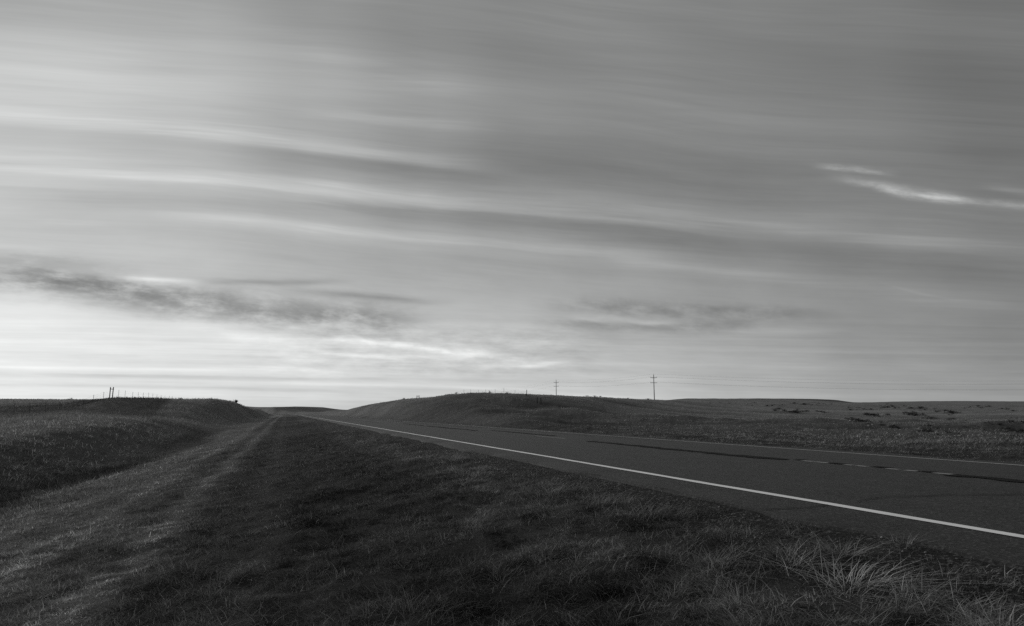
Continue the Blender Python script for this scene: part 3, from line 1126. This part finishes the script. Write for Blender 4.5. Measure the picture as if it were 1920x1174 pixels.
# gravel crumbs along the edge of the asphalt
def build_gravel():
    n = 18000
    s = RNG.uniform(-2, 26, n) ** 1.0
    l = RNG.normal(3.95, .45, n)
    x, y = from_sl(s, l)
    r = np.hypot(x, y)
    ok = (r > 2.5) & (l < A0 + .05)
    x, y = x[ok], y[ok]; n = len(x)
    z = height(x, y)
    sz = np.minimum(RNG.lognormal(math.log(.0055), .5, n), .015)
    base = np.array([[1, 0, 0], [0, 1, 0], [-1, 0, 0], [0, -1, 0], [0, 0, .8], [0, 0, -.6]], float)
    fs = np.array([[0, 1, 4], [1, 2, 4], [2, 3, 4], [3, 0, 4], [1, 0, 5], [2, 1, 5], [3, 2, 5], [0, 3, 5]])
    V = base[None] * sz[:, None, None] * RNG.uniform(.6, 1.3, (n, 6, 1))
    th = RNG.uniform(0, 6.28, n)
    c, s_ = np.cos(th)[:, None], np.sin(th)[:, None]
    vx = V[:, :, 0] * c - V[:, :, 1] * s_; vy = V[:, :, 0] * s_ + V[:, :, 1] * c
    V[:, :, 0], V[:, :, 1] = vx, vy
    V += np.stack([x, y, z + sz * .3], -1)[:, None]
    Fq = (np.arange(n)[:, None, None] * 6 + fs[None]).reshape(-1, 3)
    me = grid_mesh('gravel', V.reshape(-1, 3), Fq, False)
    add_float_attr(me, 'tone', np.repeat(.025 + .2 * RNG.uniform(0, 1, n) ** 3, 6))
    m, nt, out = new_mat('loose_stone')
    E.nt = nt
    bs = nt.nodes.new('ShaderNodeBsdfPrincipled')
    bs.inputs['Roughness'].default_value = .9
    nt.links.new(grey(nt, attr(nt, 'tone')), bs.inputs['Base Color'])
    nt.links.new(bs.outputs[0], out.inputs[0])
    tag(link('gravel', me, m), 'loose gravel along the edge of the asphalt', 'gravel', kind='stuff')


build_gravel()


# ------------------------------------------------------------------ simple weathered materials
def wood_mat(name, val, rough=.9, metal=0.0):
    m, nt, out = new_mat(name)
    E.nt = nt
    X, Y, Z = pos_xyz(nt)
    n1 = noise(X * 30, Y * 30, Z * 2.5, 5, .7) 
    a = (1 + n1 * .9) * val
    bs = nt.nodes.new('ShaderNodeBsdfPrincipled')
    bs.inputs['Roughness'].default_value = rough
    bs.inputs['Metallic'].default_value = metal
    nt.links.new(grey(nt, E.m('MAXIMUM', a, .003)), bs.inputs['Base Color'])
    nt.links.new(bs.outputs[0], out.inputs[0])
    return m


WOOD = wood_mat('weathered_wood', .07)
DARKWOOD = wood_mat('dark_wood', .035)
STEEL = wood_mat('rusty_steel', .10, .6, .4)
CERAMIC = wood_mat('insulator_ceramic', .10, .3)
WIRE = wood_mat('dull_wire', .14, .5, .6)
ROCK = wood_mat('pale_rock', .38)


# ------------------------------------------------------------------ power line
def utility_pole(p, hgt, rz, label, lean=0.0):
    t = empty('utility_pole', p, rz)
    tag(t, label, 'utility pole', 'utility poles of the power line')
    b = MB(); b.tube([(0, 0, -.5), (lean * -.5 * .0, 0, hgt * .5), (0, 0, hgt)], [.17, .145, .11], 12)
    b.build('pole', WOOD, t)
    anchors = []
    for z, half in ((hgt - 1.15, 1.22), (hgt - 3.05, 1.25)):
        b = MB(); b.box((0, .15, z), (half * 2, .11, .14))
        arm = b.build('crossarm', WOOD, t)
        for xx in (-half + .08, half - .08):
            b = MB(); b.tube([(xx, .15, z + .07), (xx, .15, z + .20), (xx, .15, z + .24), (xx, .15, z + .36)], [.03, .03, .075, .06] if z > hgt - 2 else [.02, .02, .05, .04], 8)
            b.build('insulator', CERAMIC, arm)
            anchors.append((xx, .15, z + (.36 if z > hgt - 2 else .36)))
        b = MB()
        if z > hgt - 2:
            for sg in (-1, 1):
                b.tube([(0, .13, z - .55), (sg * .62, .13, z - .07)], .022, 6)
            b.build('brace', STEEL, arm)
    b = MB(); b.tube([(0, 0, hgt), (0, 0, hgt + .25)], [.05, .04], 8)
    b.build('insulator', CERAMIC, t)
    anchors.append((0, 0, hgt + .25))
    cr, sr = math.cos(rz), math.sin(rz)
    return [Vector((p[0] + a[0] * cr - a[1] * sr, p[1] + a[0] * sr + a[1] * cr, p[2] + a[2])) for a in anchors]


p1 = place(1227, 750, 262)
p2 = place(1043, 742, 344)
def top_h(p, u, vtop):
    a, t = ray(u, vtop)
    return CAMZ + math.hypot(p.x, p.y) * t - p.z
h1 = top_h(p1, 1225, 702.5)
h2 = top_h(p2, 1042, 713)
print('pole heights', h1, h2, p1, p2)
p3 = place(2150, 760, 300)
p0 = place(905, 760, 470)
A_1 = utility_pole(p1, h1, R_(-2), 'nearer wooden utility pole, the taller one to the right on the hill crest')
A_2 = utility_pole(p2, h2, R_(-4), 'farther wooden utility pole, the shorter one behind the hill crest')
A_3 = utility_pole(p3, 10.0, R_(-40), 'wooden utility pole beyond the right edge of the picture')
A_0 = utility_pole(p0, 8.0, R_(0), 'hidden wooden utility pole behind the hill')


def power_wire(a, b, sag, label):
    m = MB()
    pts = []
    for i in range(25):
        t = i / 24
        q = a.lerp(b, t)
        pts.append((q.x, q.y, q.z - sag * 4 * t * (1 - t)))
    m.tube(pts, .010, 5)
    o = m.build('power_wire', WIRE)
    tag(o, label, 'power wire', 'wires of the power line')


pos_word = ['upper crossarm left end', 'upper crossarm right end', 'lower crossarm left end', 'lower crossarm right end', 'pole top']
for i in range(5):
    power_wire(A_2[i], A_1[i], 1.0, 'thin wire between the two poles, at the ' + pos_word[i])
    power_wire(A_1[i], A_3[i], 1.6, 'thin wire running right from the nearer pole, at the ' + pos_word[i])
    power_wire(A_0[i], A_2[i], 1.2, 'thin wire running left from the farther pole, at the ' + pos_word[i])


# ------------------------------------------------------------------ fences
def fence(name, l, s_list, label, hgt, wood_every=6, wires=4):
    x0, y0 = from_sl(s_list[0], l)
    z0 = float(height(np.array([x0]), np.array([y0]))[0])
    root = empty(name, (x0, y0, z0))
    tag(root, label, 'wire fence')
    P = []
    for i, s in enumerate(s_list):
        x, y = from_sl(s, l + random.uniform(-.12, .12))
        z = float(height(np.array([x]), np.array([y]))[0])
        hh = hgt * random.uniform(.92, 1.08)
        lx, ly = random.uniform(-.05, .05), random.uniform(-.05, .05)
        wooden = i % wood_every == 0
        m = MB()
        if wooden:
            m.tube([(0, 0, -.3), (lx, ly, hh)], [.065, .055], 8)
        else:
            # steel T-post: flange and web
            m.box((lx / 2, ly / 2, hh / 2 - .15), (.045, .012, hh + .3), .3)
            m.box((lx / 2, ly / 2 + .026, hh / 2 - .15), (.012, .04, hh + .3), .3)
        o = m.build('post', DARKWOOD if wooden else STEEL, root)
        o.location = (x - x0, y - y0, z - z0)
        P.append(Vector((x - x0 + lx * .8, y - y0 + ly * .8, z - z0)))
    for k in range(wires):
        zz = hgt * (.25 + .68 * k / (wires - 1))
        m = MB()
        pts = []
        for a, b in zip(P[:-1], P[1:]):
            for t in (0, .5):
                q = a.lerp(b, t)
                pts.append((q.x, q.y, q.z + zz - (.02 if t else 0)))
        m.tube(pts, .004, 4)
        m.build('wire', WIRE, root)
    return root


FL, FR = -26.0, 40.0
def s_for(u, l):
    return l / math.tan(ray(u, 774)[0] - PSI)
sg = s_for(206, FL)
s_left = [sg + k * 5.0 for k in range(-13, 34) if k != 0]
fence('wire_fence', FL, s_left, 'wire fence on thin posts running over the left knoll', 1.28, 99)
s_r0 = s_for(1010, FR)
s_right = [s_r0 + k * 6.4 for k in range(1, 30)]
fence('wire_fence', FR, s_right, 'wire fence on thin posts along the crest of the right hill', 1.05, 99)


def brace(l, s0, s1, hgt, label, rail=True, wide=.1):
    x0, y0 = from_sl(s0, l)
    z0 = float(height(np.array([x0]), np.array([y0]))[0])
    x1, y1 = from_sl(s1, l)
    z1 = float(height(np.array([x1]), np.array([y1]))[0])
    t = empty('fence_brace', (x0, y0, z0))
    tag(t, label, 'fence brace')
    d = Vector((x1 - x0, y1 - y0, z1 - z0))
    m = MB(); m.tube([(0, 0, -.4), (.01, 0, hgt * .6), (.02, 0, hgt)], [wide, wide * .95, wide * .9], 10); m.build('post', DARKWOOD, t)
    m = MB(); m.tube([(d.x, d.y, d.z - .4), (d.x + .02, d.y, d.z + hgt * .6), (d.x + .04, d.y, d.z + hgt)], [wide, wide * .95, wide * .9], 10); m.build('post', DARKWOOD, t)
    if rail:
        m = MB(); m.tube([(.05, 0, hgt * .84), (d.x + .10, d.y, d.z + hgt * .80)], wide * .6, 8); m.build('rail', DARKWOOD, t)
    return t


brace(FL, s_for(203, FL), s_for(208.3, FL), 1.75, 'dark wooden fence brace of two posts and a rail against the sky', True, .075)
brace(FR, s_for(1014, FR), s_for(1007, FR), 1.15, 'two short dark wooden posts close together in the grass of the right hill', False, .09)
brace(FR, s_for(785, FR), s_for(781, FR), 1.5, 'pair of far dark posts at the fence on the left shoulder of the right hill', True, .10)


# ------------------------------------------------------------------ shrubs
def shrub_mat():
    m, nt, out = new_mat('dark_brush')
    E.nt = nt
    X, Y, Z = pos_xyz(nt)
    n1 = noise(X * 3, Y * 3, Z * 3, 4, .7)
    bs = nt.nodes.new('ShaderNodeBsdfDiffuse')
    nt.links.new(grey(nt, (1 + n1 * 1.2) * .062), bs.inputs[0])
    nt.links.new(bs.outputs[0], out.inputs[0])
    return m


BRUSH = shrub_mat()


def shrub_mesh(seed, n_leaf=420, flat=.55):
    """low brush: stems with a ragged cloud of small leaves"""
    rg = np.random.default_rng(seed)
    V, Fc = [], []
    cl = rg.normal(0, 1, (11, 3)) * np.array([.33, .33, .16]) + np.array([0, 0, .22])
    cl[:, 2] = np.clip(cl[:, 2] - .5 * (np.hypot(cl[:, 0], cl[:, 1]) - .3), .03, .6)
    for i in range(n_leaf):
        c = cl[rg.integers(0, len(cl))] + rg.normal(0, 1, 3) * np.array([.17, .17, .12])
        c[2] = max(c[2], .02)
        a = rg.normal(0, 1, 3); a /= np.linalg.norm(a)
        b = np.cross(a, rg.normal(0, 1, 3)); b /= np.linalg.norm(b)
        sz = rg.uniform(.035, .085)
        k = len(V)
        V += [c - a * sz, c + b * sz * .5, c + a * sz, c - b * sz * .5]
        Fc.append((k, k + 1, k + 2, k + 3))
    me = bpy.data.meshes.new('foliage')
    me.from_pydata([tuple(v) for v in V], [], Fc)
    me.materials.append(BRUSH)
    m = MB()
    for c in cl:
        m.tube([(0, 0, -.1), (c[0] * .5, c[1] * .5, c[2] * .5), (c[0], c[1], c[2] + .15)], [.03, .02, .008], 5)
    ms = bpy.data.meshes.new('stems')
    ms.from_pydata(m.v, [], m.f)
    ms.materials.append(DARKWOOD)
    return me, ms


PROT = [shrub_mesh(s) for s in (1, 2, 3, 4)]


def shrub(p, w, h, label, group=None, k=0, name='shrub', parts=True):
    t = empty(name, p, random.uniform(0, 6.28))
    t.scale = (w, w, h)
    tag(t, label, 'shrub', group)
    me, ms = PROT[k % 4]
    for nm, q in (('foliage', me), ('stems', ms)):
        o = bpy.data.objects.new(nm, q)
        COL.objects.link(o); o.parent = t
    return t


# brush on the right-hand slope; each run is (u0, v0, u1, v1, count, size px)
RUNS = [
    (1462, 770, 1505, 774, 7, 9), (1480, 757, 1560, 760, 9, 6), (1525, 772, 1550, 776, 3, 6), (1585, 784, 1620, 791, 8, 8),
    (1620, 791, 1685, 803, 10, 7), (1620, 778, 1655, 780, 7, 8), (1650, 764, 1740, 768, 12, 7), (1690, 774, 1745, 784, 12, 8),
    (1740, 767, 1790, 776, 10, 7), (1640, 760, 1720, 764, 10, 5), (1720, 807, 1760, 811, 4, 8), (1765, 811, 1800, 815, 4, 7),
    (1735, 798, 1760, 802, 4, 6), (1805, 764, 1850, 763, 7, 5), (1865, 766, 1895, 769, 5, 5), (1845, 794, 1880, 798, 6, 5),
    (1885, 805, 1920, 811, 6, 8), (1885, 790, 1920, 793, 4, 5), (1800, 800, 1830, 802, 3, 4), (1400, 757, 1470, 761, 7, 4),
    (1590, 764, 1625, 768, 6, 5), (1770, 786, 1800, 789, 3, 5), (1840, 808, 1860, 810, 2, 4), (1330, 756, 1400, 757, 5, 3),
    (1660, 812, 1700, 812, 0, 5), (1870, 846, 1910, 848, 3, 4),
]
SLBL = {}
cnt = 0
for (u0, v0, u1, v1, n, px) in RUNS:
    n = int(n * 1.4 + .5)
    for i in range(n):
        t = (i + random.random()) / max(n, 1)
        u = u0 + (u1 - u0) * t + random.gauss(0, 5)
        v = v0 + (v1 - v0) * t + random.gauss(0, 1.6)
        p = place(u, v)
        d = math.hypot(p.x, p.y)
        if d > 900: continue
        w = px / F * d * random.choice((random.uniform(.3, .7), random.uniform(.7, 1.35)))
        h = min(w * .7, 3.0) * random.uniform(.6, 1.1)
        shrub(p, w, h, 'low dark shrub on the pale grassy slope right of the utility poles', 'dark shrubs on the right slope', cnt)
        cnt += 1
print('shrubs', cnt)


def on_crest(u, rmin, rmax):
    rr = np.linspace(rmin, rmax, 200)
    a = ray(u, 774)[0]
    x = np.sin(a) * rr; y = np.cos(a) * rr
    z = height(x, y)
    k = int(np.argmax((z - CAMZ) / rr))
    return Vector((x[k], y[k], z[k]))


def bare_bush(u, v, r, w, h, label, n=46, seed=0, rad=.03):
    p = on_crest(u, 90, 260)
    t = empty('bare_bush', p)
    tag(t, label, 'bush')
    rg = random.Random(seed)
    m = MB()
    for i in range(n):
        a = rg.uniform(0, 6.28); k = rg.uniform(.1, 1)
        x, y = math.cos(a) * w / 2 * k, math.sin(a) * w / 2 * k
        hh = h * rg.uniform(.5, 1.0) * (1.1 - .4 * k)
        m.tube([(x * .2, y * .2, -.1), (x * .6, y * .6, hh * .55), (x + rg.uniform(-.2, .2), y, hh)], [rad, rad * .7, rad * .3], 4, False)
        for j in range(3):
            q = rg.uniform(.4, .9)
            bx, by, bz = x * q, y * q, hh * q
            m.tube([(bx, by, bz), (bx + rg.uniform(-.25, .25), by + rg.uniform(-.2, .2), bz + rg.uniform(.15, .4))], [rad * .5, rad * .2], 4, False)
    m.build('twigs', DARKWOOD, t)
    me, ms = PROT[seed % 4]
    o = bpy.data.objects.new('foliage', me); COL.objects.link(o); o.parent = t
    o.scale = (w * .35, w * .35, h * .3)
    return t


bare_bush(441, 754, None, 1.5, .8, 'bare twiggy bush on the right slope of the left knoll, against the sky', seed=1)


for u, rm, w, h, lb in [
    (337, 160, 1.1, .75, 'small dark bush on the crest of the left knoll'),
    (855, 200, 1.0, .7, 'small rounded dark bush on the crest where the right hill begins'),
    (918, 200, .8, 1.0, 'spiky dark bush on the highest point of the right hill'),
    (951, 200, 1.3, .6, 'flat dark bush on the crest just right of the highest point'),
    (757, 260, .9, .8, 'lone small bush on the left shoulder of the right hill'),
    (1100, 300, 2.0, .7, 'low dark bush on the crest right of the farther pole'),
    (1115, 300, 2.6, .8, 'wide low dark bush on the crest between the two poles'),
    (1126, 300, 1.6, .7, 'low dark bush on the crest nearest the middle between the poles'),
    (1178, 320, 1.8, .6, 'small dark bush on the crest left of the nearer pole'),
    (1215, 330, 4.0, .9, 'broad dark bush at the foot of the nearer pole'),
    (131, 420, 3.0, 1.4, 'pale ragged weed clump on the far left skyline')]:
    p = on_crest(u, 60, rm)
    shrub(p, w * .55, h * .62, lb, None, int(u), 'bush')

for k, (u, v) in enumerate([(1594, 790), (1602, 789), (1636, 797)]):
    p = place(u, v); d = math.hypot(p.x, p.y)
    bm = MB()
    rg = random.Random(k)
    n = 8
    sz = 1.6 / F * d
    me = bpy.data.meshes.new('rock')
    vs = []; fs = []
    rings = [(.0, .7), (.35, 1.0), (.75, .75), (1.0, .3)]
    for zz, rr_ in rings:
        for i in range(n):
            a = 2 * pi * i / n
            q = rr_ * rg.uniform(.8, 1.15)
            vs.append((math.cos(a) * q * sz, math.sin(a) * q * sz * .8, (zz + rg.uniform(-.05, .05)) * sz))
    for j in range(3):
        for i in range(n):
            fs.append((j * n + i, j * n + (i + 1) % n, (j + 1) * n + (i + 1) % n, (j + 1) * n + i))
    fs.append(tuple(3 * n + i for i in range(n)))
    me.from_pydata(vs, [], fs)
    o = link('rock', me, ROCK)
    o.location = p
    tag(o, ['leftmost pale rock among the dark shrubs on the right slope', 'middle pale rock, close to the leftmost one among the dark shrubs', 'rightmost pale rock, apart from the other two among the shrubs'][k], 'rock', 'pale rocks on the right slope')
